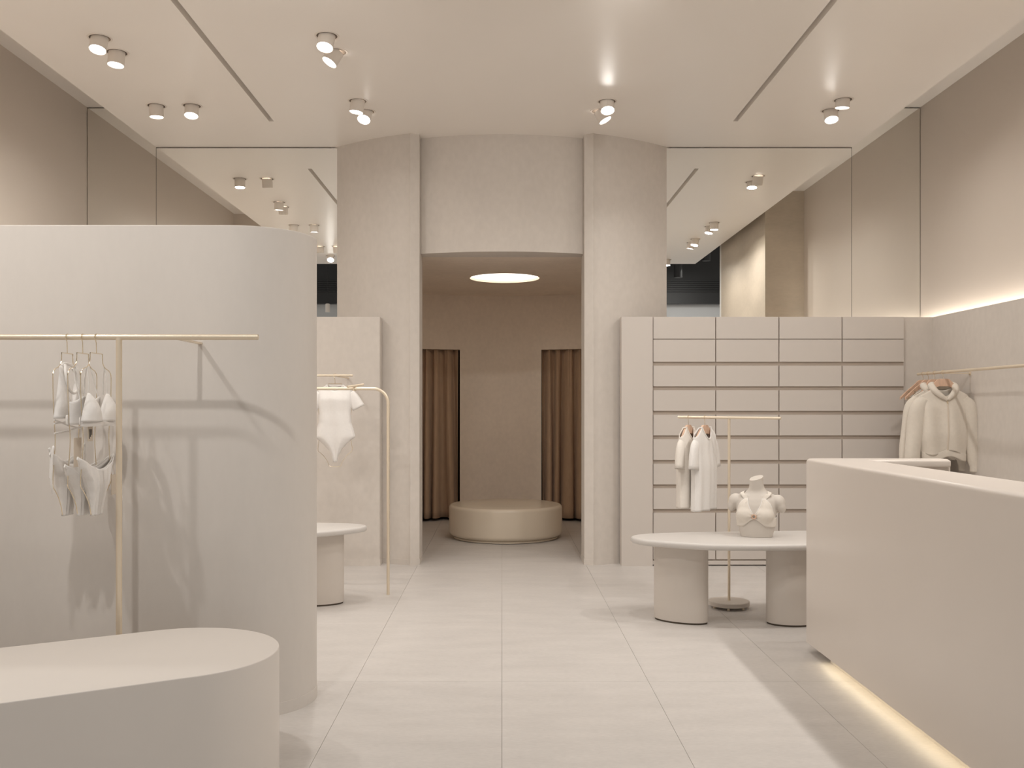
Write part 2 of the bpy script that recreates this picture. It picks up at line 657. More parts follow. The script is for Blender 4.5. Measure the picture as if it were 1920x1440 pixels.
def pendant(label, p, dark, k=1.0):
    t = thing('pendant_light', label, 'pendant light', p, group='cylinder lamps in the mall')
    b = new()
    add_lathe(b, [(0.075 * k, 0.0), (0.08 * k, 0.0), (0.08 * k, 0.28 * k), (0.02, 0.30 * k)], n=24)
    obj('lamp_body', b, 'black_metal' if dark else 'lamp_body', t, local=True)
    b = new()
    add_tube(b, [(0, 0, 0.3 * k), (0, 0, 5.9 - p[2])], 0.006, 6)
    obj('cord', b, 'black_metal', t, local=True)
    b = new()
    add_lathe(b, [(0.07 * k, 0.004), (0.07 * k, 0.01)], n=24)
    obj('lens', b, 'lamp_glow', t, local=True)
    area_light('mall_lamp', (0, 0, -0.006), (0, -0.35, -1), 22, 0.13 * k, (1, 0.97, 0.93), 150, t)


pendant('pale cylinder pendant mirrored beside the round fitting room', (-3.34, -0.4, 3.24), False, 0.55)
pendant('dark cylinder pendant mirrored low above the drawers', (3.38, -0.4, 3.90), True)
pendant('dark cylinder pendant mirrored high at the stone pier', (3.92, -0.4, 4.22), True)

# ================================================================== CEILING LIGHTS
bm = new()
add_lathe(bm, [(0.068, -0.003), (0.079, -0.003), (0.081, 0.0), (0.068, 0.0)], n=40, cap=False)
quad = bm
RIM = obj('rim', quad, 'lamp_body', None)
bm = new()
add_lathe(bm, [(0.0685, -0.0012), (0.0685, -0.0002)], n=40)  # flat dark disc at ceiling level, in place of a shaded hole
REC_SHADE = obj('recess_shade', bm, 'lamp_recess_shade', None)
bm = new()
add_lathe(bm, [(0.050, 0.0), (0.0505, -0.090), (0.053, -0.094), (0.055, -0.094), (0.055, 0.0)], n=40, cap=False)
BODY = obj('lamp_body', bm, 'lamp_body', None)
bm = new()
add_lathe(bm, [(0.052, -0.088), (0.052, -0.083)], n=40)
LENS = obj('lens', bm, 'lamp_glow', None)
protos = [RIM, REC_SHADE, BODY, LENS]
used = False


def ceiling_light(label, x, d, tilt=(0, 0), drop=0.0, group='round ceiling downlights', pw=None):
    """tilt = sideways and forward lean of the lamp axis per unit of fall"""
    global used
    t = thing('ceiling_light', label, 'ceiling light', (x, d, ZC), group=group)
    ax = Vector((tilt[0], tilt[1], -1)).normalized()
    q = Vector((0, 0, -1)).rotation_difference(ax)
    for pr in protos:
        o = pr if not used else pr.copy()
        if used:
            COL.objects.link(o)
        o.parent = t
        if pr in (BODY, LENS):
            o.rotation_mode = 'QUATERNION'
            o.rotation_quaternion = q
            o.location = (0, 0, -drop)
    used = True
    area_light('downlight', tuple(ax * 0.0965 + Vector((0, 0, -drop))), ax, LAMP_W * (pw or (0.42 if d > 7.4 else 0.85)), 0.095, LAMP_COL, 165 if Vector(tilt).length < 0.5 else (118 if d > 6 else 122), t)
    return t


ceiling_light('outer round downlight of the pair at the upper corner over the partition', -2.656, 6.271, (-0.04, -0.30))
ceiling_light('inner round downlight of the pair at the upper corner over the partition', -2.646, 6.525, (-0.05, -0.10))
ceiling_light('downlight nearer the side wall in the level pair before the partition mirror', -2.794, 7.676, (0.02, 0.02), pw=0.3)
ceiling_light('downlight nearer the ceiling slot in the level pair before the partition mirror', -2.505, 7.676, (0.01, -0.26), pw=0.3)
ceiling_light('upright downlight of the top pair beside the ceiling slot', -1.149, 6.235, (-0.10, -0.33))
ceiling_light('sharply tilted downlight of the top pair beside the ceiling slot', -1.137, 6.515, (-0.55, -0.22))
ceiling_light('nearly upright downlight in front of the fitting room, partition side', -1.146, 7.556, (-0.14, -0.02), pw=0.28)
ceiling_light('forward facing downlight in front of the fitting room, partition side', -1.121, 7.828, (-0.14, -0.55), pw=0.3)
ceiling_light('forward facing downlight in front of the fitting room, drawer side', 0.838, 7.569, (0.02, -0.42))
ceiling_light('sideways tilted downlight in front of the fitting room, drawer side', 0.808, 7.813, (0.52, -0.12))
ceiling_light('shallow round downlight of the pair above the drawers', 2.707, 7.53, (-0.05, 0.10), -0.03)
ceiling_light('brighter forward facing downlight of the pair above the drawers', 2.700, 7.80, (-0.02, -0.35))
# fixtures above the frame, some of them met again in the mirrors; aisle ones unseen, aimed to brighten lintel and counter
for lab, x, d, tl, pw in (
        ('first mirrored downlight above the curved partition, wall side', -2.78, 5.11, (-0.1, 0.05), 0.7),
        ('second mirrored downlight above the curved partition, slot side', -2.51, 5.11, (0.0, -0.1), 0.7),
        ('mirrored downlight above the dark window, partition side', -2.75, 3.44, (0.0, -0.25), 0.4),
        ('mirrored downlight cut by the fitting room wall edge', -2.50, 3.44, (0.0, -0.35), 0.4),
        ('upper mirrored downlight of the middle pair above the drawers', 2.80, 5.28, (0.0, 0.0), 1.3),
        ('lower mirrored downlight of the middle pair above the drawers', 2.80, 5.02, (-0.2, 0.05), 1.3),
        ('lower bright mirrored downlight by the dark window above the drawers', 2.80, 4.07, (-0.2, 0.1), 1.3),
        ('lower dim mirrored downlight by the dark window above the drawers', 2.80, 3.78, (-0.2, -0.1), 1.2),
        ('mirrored downlight cut by the fitting room wall above the drawers', 2.72, 2.15, (0.0, 0.05), 0.8),
        ('downlight above the aisle beyond the frame, drawer side', 0.83, 5.10, (-0.15, 0.9), 1.1),
        ('second downlight above the aisle beyond the frame, drawer side', 0.83, 3.60, (0.35, 0.25), 1.1),
        ('downlight above the aisle beyond the frame, partition side', -1.14, 5.05, (0.25, 0.8), 0.4),
        ('second downlight above the aisle, unseen beyond the frame, partition side', -1.33, 1.95, (-0.05, 0.58), 1.15),  # unseen, set forward to even out the light on the partition
        ('unseen downlight added beyond the frame to brighten the partition', -2.75, 2.55, (0.1, 0.72), 1.05)):  # extra unseen lamp, added to lift the lower partition
    ceiling_light(lab, x, d, tl, 0.0, 'round ceiling downlights beyond the frame', pw)

# ================================================================== DRAWER WALL
colx = [1.339, 1.897, 2.458, 3.018, 3.571]
ROW = 0.2176
ztops = [ZU] + [ZU - 0.1987 - k * ROW for k in range(10)]     # 2.209, 2.010, ...
nth = ['first column of drawers next to the fitting room', 'second column of drawers behind the tees',
       'third column of drawers behind the mannequin bust', 'last column of drawers beside the hooded jackets']
for c in range(4):
    x0, x1 = colx[c], colx[c + 1]
    t = thing('drawer_cabinet', 'tall beige lacquered cabinet, ' + nth[c], 'cabinet', ((x0 + x1) / 2, DU, 0), group='built-in drawer cabinets')
    bm = new()
    add_box(bm, x0, x1, DU + 0.022, 8.62 if c == 0 else DM - 0.002, 0.012, ZU - 0.002)
    obj('carcass', bm, 'cabinet_inner', t)
    g = 0.0045
    bm = new()
    add_box(bm, x0 + g, x1 - g, DU, DU + 0.021, ztops[1] + 0.003, ZU)
    bevel_edges(bm, lambda e: True, 0.0012, 1)
    obj('top_panel', bm, 'lacquer', t)
    for k in range(1, 10):
        zt_, zb = ztops[k], ztops[k + 1]
        top = zt_ - (0.003 if k == 1 else 0.017)
        bot = zb + (0.017 if k < 9 else 0.006)
        bm = new()
        add_box(bm, x0 + g, x1 - g, DU, DU + 0.021, bot, top)
        bevel_edges(bm, lambda e: True, 0.0012, 1)
        obj('drawer', bm, 'lacquer', t)
    bm = new()
    add_box(bm, x0, x1, DU + 0.002, DU + 0.021, 0.010, ztops[10] - 0.006)
    obj('plinth', bm, 'lacquer', t)

# ================================================================== COUNTER
XC = 1.745
t = thing('service_counter', 'long beige lacquered counter with rounded top edge and lit toe kick', 'counter', (2.0, 4.0, 0))
bm = new()
pts = [(XC, 2.55), (2.07, 2.55), (2.07, 5.375), (2.55, 5.375), (2.55, 5.50), (XC, 5.50)]
add_prism(bm, pts, 0.06, 1.11)
bevel_edges(bm, lambda e: abs(e.verts[0].co.x - XC) < 1e-5 and abs(e.verts[1].co.x - XC) < 1e-5
            and abs(e.verts[0].co.y - 5.5) < 1e-5 and abs(e.verts[1].co.y - 5.5) < 1e-5, 0.07, 8)
bevel_edges(bm, lambda e: abs(e.verts[0].co.x - 2.55) < 1e-5 and abs(e.verts[1].co.x - 2.55) < 1e-5
            and abs(e.verts[0].co.z - e.verts[1].co.z) > 0.5, 0.03, 5)
bevel_edges(bm, lambda e: e.verts[0].co.z > 1.109 and e.verts[1].co.z > 1.109
            and len(e.link_faces) == 2 and min(f.normal.z for f in e.link_faces) < 0.5, 0.022, 6)
obj('body', bm, 'counter_lacquer', t)
bm = new()
add_box(bm, 2.075, 2.535, 5.355, 5.374, 1.066, 1.104)
bevel_edges(bm, lambda e: True, 0.008, 4)
obj('inner_rim', bm, 'counter_lacquer', t)
bm = new()
add_box(bm, XC + 0.062, 2.03, 2.6, 5.22, 0.0, 0.06)
obj('plinth', bm, 'lacquer', t)
bm = new()
add_box(bm, XC + 0.016, XC + 0.030, 2.6, 5.20, 0.0545, 0.0595)
obj('light_strip', bm, 'led_warm', t)

# ================================================================== PODIUM
t = thing('podium', 'low round glossy beige podium in the fitting room', 'podium', (0.04, 10.31, 0))
Rp = 0.613
prof = [(Rp - 0.03, 0.028)]
prof += [(Rp - 0.05 + 0.05 * math.sin(a), 0.078 - 0.05 * math.cos(a)) for a in [k / 6 * PI / 2 for k in range(1, 7)]]
prof += [(Rp - 0.035 + 0.035 * math.cos(a), 0.325 + 0.035 * math.sin(a)) for a in [k / 6 * PI / 2 for k in range(7)]]
prof += [(0.3, 0.36)]
bm = new()
add_lathe(bm, prof, 0.04, 10.31, 128)
obj('top_drum', bm, 'podium_lacquer', t)
bm = new()
add_lathe(bm, [(Rp - 0.045, 0.006), (Rp - 0.045, 0.03)], 0.04, 10.31, 96)
obj('base_ring', bm, 'podium_lacquer', t)
bm = new()
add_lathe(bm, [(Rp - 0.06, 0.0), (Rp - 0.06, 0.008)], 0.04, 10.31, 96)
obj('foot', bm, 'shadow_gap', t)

# ================================================================== CURTAINS
def curtain(label, x0, x1, seed):
    rnd = random.Random(seed)
    nf = 6
    ph = [rnd.uniform(-0.5, 0.5) for _ in range(nf + 2)]
    t = thing('curtain', label, 'curtain', ((x0 + x1) / 2, 11.85, 0), group='fitting room curtains')

    def fn(u, v):
        x = x0 + (x1 - x0) * u
        z = 0.035 + (2.125 - 0.035) * v
        f = u * nf
        i = int(f)
        k = f - i
        p = (ph[i] * (1 - k) + ph[i + 1] * k) * 0.9
        low = 1 - v
        wv = math.sin(2 * PI * (f + p * (0.5 + 0.8 * low)))
        wv = math.copysign(abs(wv) ** 0.7, wv)
        amp = 0.040 + 0.030 * low
        fine = 0.010 * math.sin(2 * PI * f * 2.7 + seed) * max(0, (v - 0.55) / 0.45)
        x += 0.012 * math.cos(2 * PI * (f + p)) * low
        d = BC + math.sqrt((BR + 0.075) ** 2 - x * x)
        return (x, d + amp * wv + fine, z)

    b = new()
    add_grid(b, fn, 150, 20)
    obj('cloth', b, 'curtain_cloth', t, solid=0.004)
    b = new()
    pth = [(x0 + (x1 - x0) * k / 10, BC + math.sqrt((BR + 0.075) ** 2 - (x0 + (x1 - x0) * k / 10) ** 2), 2.135) for k in range(11)]
    add_tube(b, pth, 0.006, 6)
    obj('track', b, 'shadow_gap', t)


curtain('dark brown pleated curtain in the fitting room opening nearer the bodysuit', -1.24, -0.545, 3)
curtain('dark brown pleated curtain in the fitting room opening nearer the drawers', 0.50, 1.24, 11)

# ================================================================== FRONT DISPLAY BENCH
u_ = Vector((0.866, 0.5))
n_ = Vector((-0.5, 0.866))
RB = 0.379
cc = u_ * 0.707 + n_ * 3.651
pts = []
for k in range(41):
    a = -PI / 2 + PI * k / 40
    p = cc + u_ * (RB * math.cos(a)) + n_ * (RB * math.sin(a))
    pts.append((p.x, p.y))
e = cc - u_ * 1.9
for s in (1, -1):
    p = e + n_ * (RB * s)
    pts.append((p.x, p.y))
t = thing('display_plinth', 'matte beige display plinth with a rounded end in front of the bikinis', 'plinth', (cc.x, cc.y, 0))
bm = new()
add_slab(bm, pts, 0.015, 0.50, rt=0.004, seg=3)
obj('body', bm, 'bench_paint', t, angle=30)
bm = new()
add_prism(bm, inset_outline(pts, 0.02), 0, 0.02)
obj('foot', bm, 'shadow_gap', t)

# ================================================================== DISPLAY TABLES
def table(label, outline, legs, zt=0.55):
    cx = sum(p[0] for p in outline) / len(outline)
    cy = sum(p[1] for p in outline) / len(outline)
    t = thing('display_table', label, 'table', (cx, cy, 0), group='pebble shaped display tables')
    b = new()
    add_slab(b, smooth_closed(outline, 8), zt - 0.042, zt, rt=0.016, rb=0.022, seg=6)
    obj('tabletop', b, 'table_lacquer', t, angle=60)
    for (lx, ly, a, c, rot) in legs:
        b = new()
        add_prism(b, circle_pts(lx, ly, a, c, rot, 56), 0.012, zt - 0.041)
        lg = obj('leg', b, 'leg_lacquer', t)
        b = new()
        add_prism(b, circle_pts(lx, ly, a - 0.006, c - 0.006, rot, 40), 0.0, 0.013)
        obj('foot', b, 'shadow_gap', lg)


outl = [(0.852, 6.28), (0.905, 6.15), (1.02, 6.06), (1.27, 5.935), (1.5, 5.905), (1.76, 5.912), (2.05, 5.95), (2.35, 6.03),
        (2.58, 6.19), (2.62, 6.38), (2.48, 6.54), (2.15, 6.595), (1.75, 6.565), (1.375, 6.525), (1.09, 6.48), (0.92, 6.40)]
table('beige pebble shaped table carrying the mannequin bust', outl,
      [(1.178, 6.25, 0.185, 0.105, R(-33)), (1.895, 6.185, 0.175, 0.125, R(8)), ])
outl2 = [(-0.975, 6.86), (-1.03, 6.74), (-1.13, 6.64), (-1.30, 6.52), (-1.6, 6.44), (-2.0, 6.46), (-2.4, 6.58), (-2.58, 6.8),
         (-2.45, 7.0), (-2.1, 7.08), (-1.7, 7.08), (-1.35, 7.05), (-1.15, 7.02), (-1.03, 6.96)]
table('beige pebble shaped table half hidden by the curved partition', outl2,
      [(-1.318, 6.80, 0.185, 0.115, R(12)), (-2.15, 6.80, 0.18, 0.11, R(-10))])

# ================================================================== RAILS
# rail in front of the partition, with post and wall arms
BZ, BD = 1.697, 3.98
t = thing('wall_rail', 'brass clothes rail on a post holding bikinis before the curved partition', 'clothes rail', (-1.605, BD, 0))
bm = new()
add_tube(bm, [(-3.5, BD, BZ), (-1.022, BD, BZ)], 0.0118, 16)
obj('rail', bm, 'brass', t)
bm = new()
add_tube(bm, [(-1.605, BD, 0), (-1.605, BD, BZ)], 0.0125, 16)
obj('post', bm, 'brass', t)
for xa in (-1.351, -3.2):
    bm = new()
    add_box(bm, xa - 0.010, xa + 0.010, BD, PD, BZ - 0.012, BZ - 0.004)
    obj('wall_arm', bm, 'brass', t)

# rail on the side wall with the hooded jackets
HX, HZ = 3.59, 1.692
t = thing('wall_rail', 'long brass clothes rail on the side wall holding hooded jackets', 'clothes rail', (HX, 8.19, HZ))
bm = new()
add_tube(bm, [(HX, 5.7, HZ), (HX, 8.19, HZ)], 0.0118, 16)
obj('rail', bm, 'brass', t)
for d in (7.77, 6.3):
    bm = new()
    add_box(bm, HX, 3.835, d - 0.010, d + 0.010, HZ - 0.012, HZ - 0.004)
    arm = obj('wall_arm', bm, 'brass', t)
    bm = new()
    add_box(bm, 3.829, 3.835, d - 0.014, d + 0.014, HZ - 0.025, HZ + 0.006)
    obj('wall_plate', bm, 'brass', arm)

# T shaped stand beside the drawers
TX, TY = 1.595, 6.665
t = thing('garment_stand', 'slim brass T-shaped garment stand on a round base', 'garment stand', (TX, TY, 0))
bm = new()
add_lathe(bm, [(0.135, 0.018), (0.141, 0.022), (0.141, 0.046), (0.137, 0.050), (0.02, 0.050)], TX, TY, 64)
base = obj('base', bm, 'leg_lacquer', t)
for k in range(6):
    a = k * PI / 3 + 0.25
    bm = new()
    add_lathe(bm, [(0.010, 0.0), (0.010, 0.019)], TX + 0.11 * math.cos(a), TY + 0.11 * math.sin(a), 12)
    obj('caster', bm, 'brass', base)
bm = new()
add_tube(bm, [(TX, TY, 0.05), (TX, TY, 1.332)], 0.0095, 14)
obj('pole', bm, 'brass', t)
TA, TB = Vector((1.272, 6.85, 1.334)), Vector((1.905, 6.48, 1.330))
bm = new()
add_tube(bm, [TA, TB], 0.0095, 14)
obj('rail', bm, 'brass', t)

# arched rail behind the partition
AD, AZ, AX = 7.12, 1.545, -0.853
t = thing('arched_rail', 'arched brass floor rail with one rounded corner behind the partition', 'clothes rail', (AX, AD, 0))
pth = [(AX, AD, 0.0), (AX, AD, 0.7)]
pth += [(AX - 0.11 + 0.11 * math.cos(a), AD, AZ - 0.11 + 0.11 * math.sin(a)) for a in [k / 10 * PI / 2 for k in range(11)]]
pth += [(-2.2, AD, AZ)]
bm = new()
add_tube(bm, pth, 0.0115, 14)
obj('rail', bm, 'brass', t)
bm = new()
add_tube(bm, [(-2.2, AD, AZ), (-2.2, AD, 0)], 0.0115, 14)
obj('post', bm, 'brass', t)
bm = new()
add_tube(bm, [(-1.148, AD - 0.06, AZ + 0.012), (-1.046, AD + 0.05, AZ + 0.033)], 0.0085, 10)
rod = obj('cross_rod', bm, 'brass', t)
bm = new()
add_lathe(bm, [(0.012, AZ - 0.016), (0.012, AZ + 0.016)], -1.107, AD, 12)
obj('clamp', bm, 'wire_gold', rod)

# T arm on the plaster panel
WX, WD, WZ = -1.362, 7.75, 1.666
t = thing('wall_arm_rail', 'short brass T arm fixed to the plaster panel above the bodysuit', 'clothes rail', (WX, WD, WZ))
bm = new()
add_tube(bm, [(WX - 0.146, WD, WZ), (WX + 0.146, WD, WZ)], 0.0085, 12)
obj('rail', bm, 'brass', t)
bm = new()
add_tube(bm, [(WX, WD, WZ), (WX, DU, WZ)], 0.0085, 12)
obj('wall_arm', bm, 'brass', t)


# ================================================================== HANGERS
def hook_path(r=0.016, stem=0.055):
    pts = [(r * math.cos(a), 0, r * math.sin(a) - 0.0) for a in [R(-20) + k / 12 * R(215) for k in range(13)]]
    pts = [(x * 1.0, y, z - 0.0015) for x, y, z in pts]
    # from the tip over the rail, round to the far side and down to the middle
    pts += [(-r * 0.62, 0, -r * 0.8), (-0.002, 0, -r * 1.5), (0, 0, -stem)]
    return smooth_path(pts, 2)


def wood_hanger(label, loc, rotz, wdt=0.21, tip=-0.150, group='wooden hangers'):
    t = thing('hanger', label, 'hanger', loc, rotz, group)
    b = new()
    add_tube(b, hook_path(), 0.0019, 8)
    obj('hook', b, 'wire_gold', t, local=True)
    m1, m2 = (tip + 0.054) * 0.62 - 0.054, (tip + 0.054) * 0.28 - 0.054
    top = [(-wdt, tip), (-wdt * 0.7, m1), (-0.085, m2), (-0.05, -0.060), (-0.035, -0.054),
           (0.035, -0.054), (0.05, -0.060), (0.085, m2), (wdt * 0.7, m1), (wdt, tip)]
    bot = [(wdt, tip - 0.022), (wdt * 0.68, m1 - 0.030), (0.09, m2 - 0.040), (0.04, -0.112), (-0.04, -0.112), (-0.09, m2 - 0.040),
           (-wdt * 0.68, m1 - 0.030), (-wdt, tip - 0.022)]
    b = new()
    f = [b.verts.new((x, -0.008, z)) for x, z in top + bot]
    bk = [b.verts.new((x, 0.008, z)) for x, z in top + bot]
    quadstrip(b, f, bk, True)
    b.faces.new(f)
    b.faces.new(bk[::-1])
    bevel_edges(b, lambda e: abs(e.verts[0].co.y - e.verts[1].co.y) < 1e-6, 0.003, 2)
    obj('body', b, 'hanger_wood', t, local=True)
    return t


def wire_hanger(label, loc, rotz, group):
    """torso shaped wire form"""
    t = thing('wire_hanger', label, 'hanger', loc, rotz, group)
    b = new()
    add_tube(b, hook_path(0.015, 0.068), 0.0019, 8)
    obj('hook', b, 'wire_gold', t, local=True)
    b = new()
    half = [(0.055, -0.068), (0.056, -0.09), (0.062, -0.112), (0.085, -0.128), (0.118, -0.138), (0.136, -0.155), (0.138, -0.19),
            (0.134, -0.28), (0.122, -0.37), (0.117, -0.43), (0.124, -0.50), (0.135, -0.56), (0.138, -0.612),
            (0.118, -0.632), (0.088, -0.662), (0.062, -0.70), (0.048, -0.738)]
    path = [(x, 0, z) for x, z in half]
    full = [(-x, y, z) for x, y, z in path[::-1]] + path
    fp = smooth_path(full[:17], 3) + smooth_path(full[17:], 3)
    add_tube(b, fp, 0.0019, 7)
    add_tube(b, [(-0.048, 0, -0.738), (-0.03, 0, -0.745), (0.03, 0, -0.745), (0.048, 0, -0.738)], 0.0019, 7)
    obj('frame', b, 'wire_gold', t, local=True)
    return t


# ================================================================== GARMENT BUILDERS
def add_panel(bm, hw, zf, zb, depth, nu=30, nv=36, fold=None, zlo=None, gap=0.004):
    """front and back sheet sewn at the sides.
    hw(z) half width, zf/zb(u) upper edge of front/back, depth(z), zlo(u) lower edge"""
    for side, ztop in ((-1, zf), (1, zb)):
        def fn(a, b):
            u = a * 2 - 1
            z0 = zlo(u)
            z = z0 + (ztop(u) - z0) * b
            x = u * hw(z)
            y = side * (depth(z) * math.sqrt(max(0, 1 - u ** 4)))
            if fold:
                y += fold(u, z, side) * (1 - u ** 8)
            return (x, y, z)
        add_grid(bm, fn, nu, nv)
    bmesh.ops.remove_doubles(bm, verts=bm.verts, dist=0.0006)


def tee(label, loc, rotz, mt, length=0.60, chest=0.20, group='tees on the garment stand', neck=0.085, band=True, seed=0, skew=0.0):
    t = thing('t_shirt', label, 't-shirt', loc, rotz, group)
    zs = -0.138                # shoulder tip height
    zn = -0.070                # neck corner height
    zl = zn - length

    def top(u, dip):
        a = abs(u)
        un = neck / chest
        if a < un:
            k = a / un
            return zn - dip * math.cos(k * PI / 2) ** 0.8
        return zn + (zs - zn) * (a - un) / (1 - un)

    hw = lambda z: interp([(zl, chest * 0.98), (zl + 0.2, chest * 0.96), (-0.30, chest * 0.98), (zs, chest), (zn, chest)], z)
    dep = lambda z: interp([(zl, 0.045), (-0.35, 0.05), (-0.18, 0.035), (zn, 0.012)], z)
    fold = lambda u, z, s: 0.011 * math.sin(u * 9 + seed + s) * interp([(zl, 1), (-0.25, 0.45), (-0.12, 0)], z)
    b = new()
    add_panel(b, hw, lambda u: top(u, 0.085), lambda u: top(u, 0.022), dep, 36, 36, fold, lambda u: zl + skew * u)
    body = obj('body', b, mt, t, local=True, solid=0.003)
    for s in (-1, 1):
        b = new()
        pts = smooth_path([(s * (chest - 0.045), 0, -0.180), (s * (chest - 0.008), 0, -0.23), (s * (chest + 0.012), 0, -0.36)], 5)
        m_ = len(pts)
        rad = [(0.046 + 0.020 * math.sin(k / (m_ - 1) * PI / 2), 0.022 + 0.008 * k / (m_ - 1)) for k in range(m_)]
        add_limb(b, pts, rad, 18, cap=False, fold=lambda q, th: 0.06 * math.sin(th * 3 + q * 3))
        sl = obj('sleeve', b, mt, t, local=True, solid=0.003)
    # neck band
    b = new()
    pf = [(u * chest, -dep(top(u, 0.085)) - 0.002, top(u, 0.085)) for u in [(-1 + 2 * k / 14) * neck / chest for k in range(15)]]
    pb = [(u * chest, dep(top(u, 0.022)) + 0.002, top(u, 0.022)) for u in [(1 - 2 * k / 14) * neck / chest for k in range(15)]]
    add_tube(b, pf + pb[1:-1], 0.006, 8, closed=True)
    obj('neck_band', b, mt, t, local=True)
    b = new()
    yb = dep(-0.12) - 0.004
    add_box(b, -0.014, 0.014, yb - 0.003, yb, -0.150, -0.115)
    obj('neck_label', b, 'card', t, local=True)
    return t


# two tees on the T stand
bar_rot = math.atan2((TB - TA).y, (TB - TA).x)
for k, (lab, f, rz, mt, sk, ln, ch) in enumerate((
        ('cream tee on the outer hanger at the end of the garment stand', 0.105, R(62), 'cream_cloth', 0.0, 0.57, 0.19),
        ('white short sleeved tee with round neck on the garment stand', 0.270, R(57), 'white_cloth', 0.0, 0.585, 0.195))):
    p = TA.lerp(TB, f)
    wood_hanger('wooden hanger under the ' + ('cream tee' if k == 0 else 'white short sleeved tee'), p, rz, 0.185, -0.158, group='hangers on the garment stand')
    tee(lab, p, rz, mt, ln, ch, seed=k * 2, skew=sk)


def hoodie(label, loc, rotz, group, mt='hoodie_cloth', seed=0, zipper=True):
    t = thing('hooded_jacket', label, 'hooded jacket', loc, rotz, group)
    zs, zn, zl = -0.196, -0.128, -0.655

    def top(u, dip):
        a = abs(u)
        if a < 0.36:
            return zn - dip * math.cos(a / 0.36 * PI / 2) ** 0.8
        k = (a - 0.36) / 0.64
        return zn + (zs - zn) * (k * 0.75 + 0.25 * k * k)

    hw = lambda z: interp([(zl, 0.175), (-0.55, 0.19), (-0.40, 0.185), (-0.27, 0.182), (zs, 0.195), (zn, 0.19)], z)
    dep = lambda z: interp([(zl, 0.055), (-0.5, 0.075), (-0.3, 0.06), (-0.2, 0.035), (zn, 0.02)], z)
    fold = lambda u, z, s: 0.012 * math.sin(u * 6.5 + seed + s * 2 + z * 3) * interp([(zl, 0.8), (-0.4, 1), (-0.2, 0.1)], z)
    b = new()
    add_panel(b, hw, lambda u: top(u, 0.07), lambda u: top(u, 0.02), dep, 40, 40, fold,
              lambda u: zl - 0.0 + 0.02 * math.sin(u * 4 + 0.8))
    obj('body', b, mt, t, local=True, solid=0.005)
    # ribbed hem
    b = new()
    ring = []
    for k in range(44):
        th = 2 * PI * k / 44
        u = math.cos(th)
        zz = zl - 0.018 + 0.02 * math.sin(u * 4 + 0.8)
        ring.append((u * 0.172, math.copysign(abs(math.sin(th)) ** 0.7, math.sin(th)) * 0.056, zz))
    rr = []
    for off, dz in ((0.0, 0.03), (0.004, 0.022), (0.002, -0.02), (-0.004, -0.03)):
        rr.append([b.verts.new((x * (1 + off * 4), y * (1 + off * 8), z + dz)) for x, y, z in ring])
    for p, q in zip(rr, rr[1:]):
        quadstrip(b, p, q, True)
    obj('hem_band', b, mt, t, local=True, solid=0.005)
    for s in (-1, 1):
        b = new()
        pts = smooth_path([(s * 0.145, 0.0, -0.225), (s * 0.195, 0.0, -0.30), (s * 0.222, 0.005, -0.47), (s * 0.243, 0.0, -0.64), (s * 0.25, -0.004, -0.76)], 5)
        m_ = len(pts)
        rad = [(interp([(0, 0.055), (0.25, 0.070), (0.6, 0.066), (0.9, 0.060), (1, 0.045)], k / (m_ - 1)),
                interp([(0, 0.04), (0.3, 0.052), (0.8, 0.052), (1, 0.036)], k / (m_ - 1))) for k in range(m_)]
        add_limb(b, pts, rad, 22, fold=lambda q, th: 0.05 * math.sin(th * 2 + q * 9 + s + seed) * math.sin(q * PI))
        sl = obj('sleeve', b, mt, t, local=True)
        b = new()
        add_limb(b, [(s * 0.249, -0.003, -0.752), (s * 0.251, -0.004, -0.775), (s * 0.252, -0.005, -0.805), (s * 0.252, -0.005, -0.812)],
                 [(0.045, 0.036), (0.044, 0.034), (0.043, 0.033), (0.036, 0.027)], 20)
        obj('cuff', b, mt, sl, local=True)
    # hood folded round the neck
    b = new()
    pts = smooth_path([(0.008, -0.060, -0.225), (-0.042, -0.056, -0.190), (-0.084, -0.032, -0.145), (-0.088, 0.018, -0.110), (-0.048, 0.058, -0.112),
                       (0.0, 0.068, -0.118), (0.048, 0.058, -0.112), (0.088, 0.018, -0.110), (0.084, -0.032, -0.145), (0.046, -0.056, -0.190), (0.014, -0.060, -0.225)], 4)
    m_ = len(pts)
    rad = [0.008 + 0.024 * math.sin(max(0.02, k / (m_ - 1)) * PI) ** 0.6 for k in range(m_)]
    add_tube(b, pts, rad, 12)
    obj('hood', b, mt, t, local=True, angle=60)
    if zipper:
        b = new()
        zz = [(-0.228 - k * 0.0405) for k in range(11)]
        pts = [(0.012, -dep(z) - 0.004 - 0.0, z) for z in zz]
        pts = [(x, y + fold(0.06, z, -1) * 1.0, z) for x, y, z in pts]
        add_limb(b, pts, [(0.007, 0.004)] * len(pts), 8)
        zp = obj('zipper', b, 'card', t, local=True)
        b = new()
        add_box(b, 0.007, 0.017, -dep(-0.24) - 0.016, -dep(-0.24) - 0.010, -0.262, -0.238)
        obj('zip_pull', b, 'wire_gold', zp, local=True)
    return t


HG = 'hangers on the side wall rail'
wood_hanger('wooden hanger inside the front zipped hoodie', (HX, 7.72, HZ), R(-4), 0.165, -0.215, group=HG)
hoodie('front beige zipped hoodie hanging on the side wall rail', (HX, 7.72, HZ), R(-4), 'hooded jackets')
wood_hanger('wooden hanger inside the hoodie tucked behind the front one', (HX, 7.87, HZ), R(6), 0.165, -0.215, group=HG)
hoodie('beige hoodie tucked behind the front zipped one on the side wall rail', (HX - 0.0, 7.87, HZ), R(6), 'hooded jackets', seed=2, zipper=False)


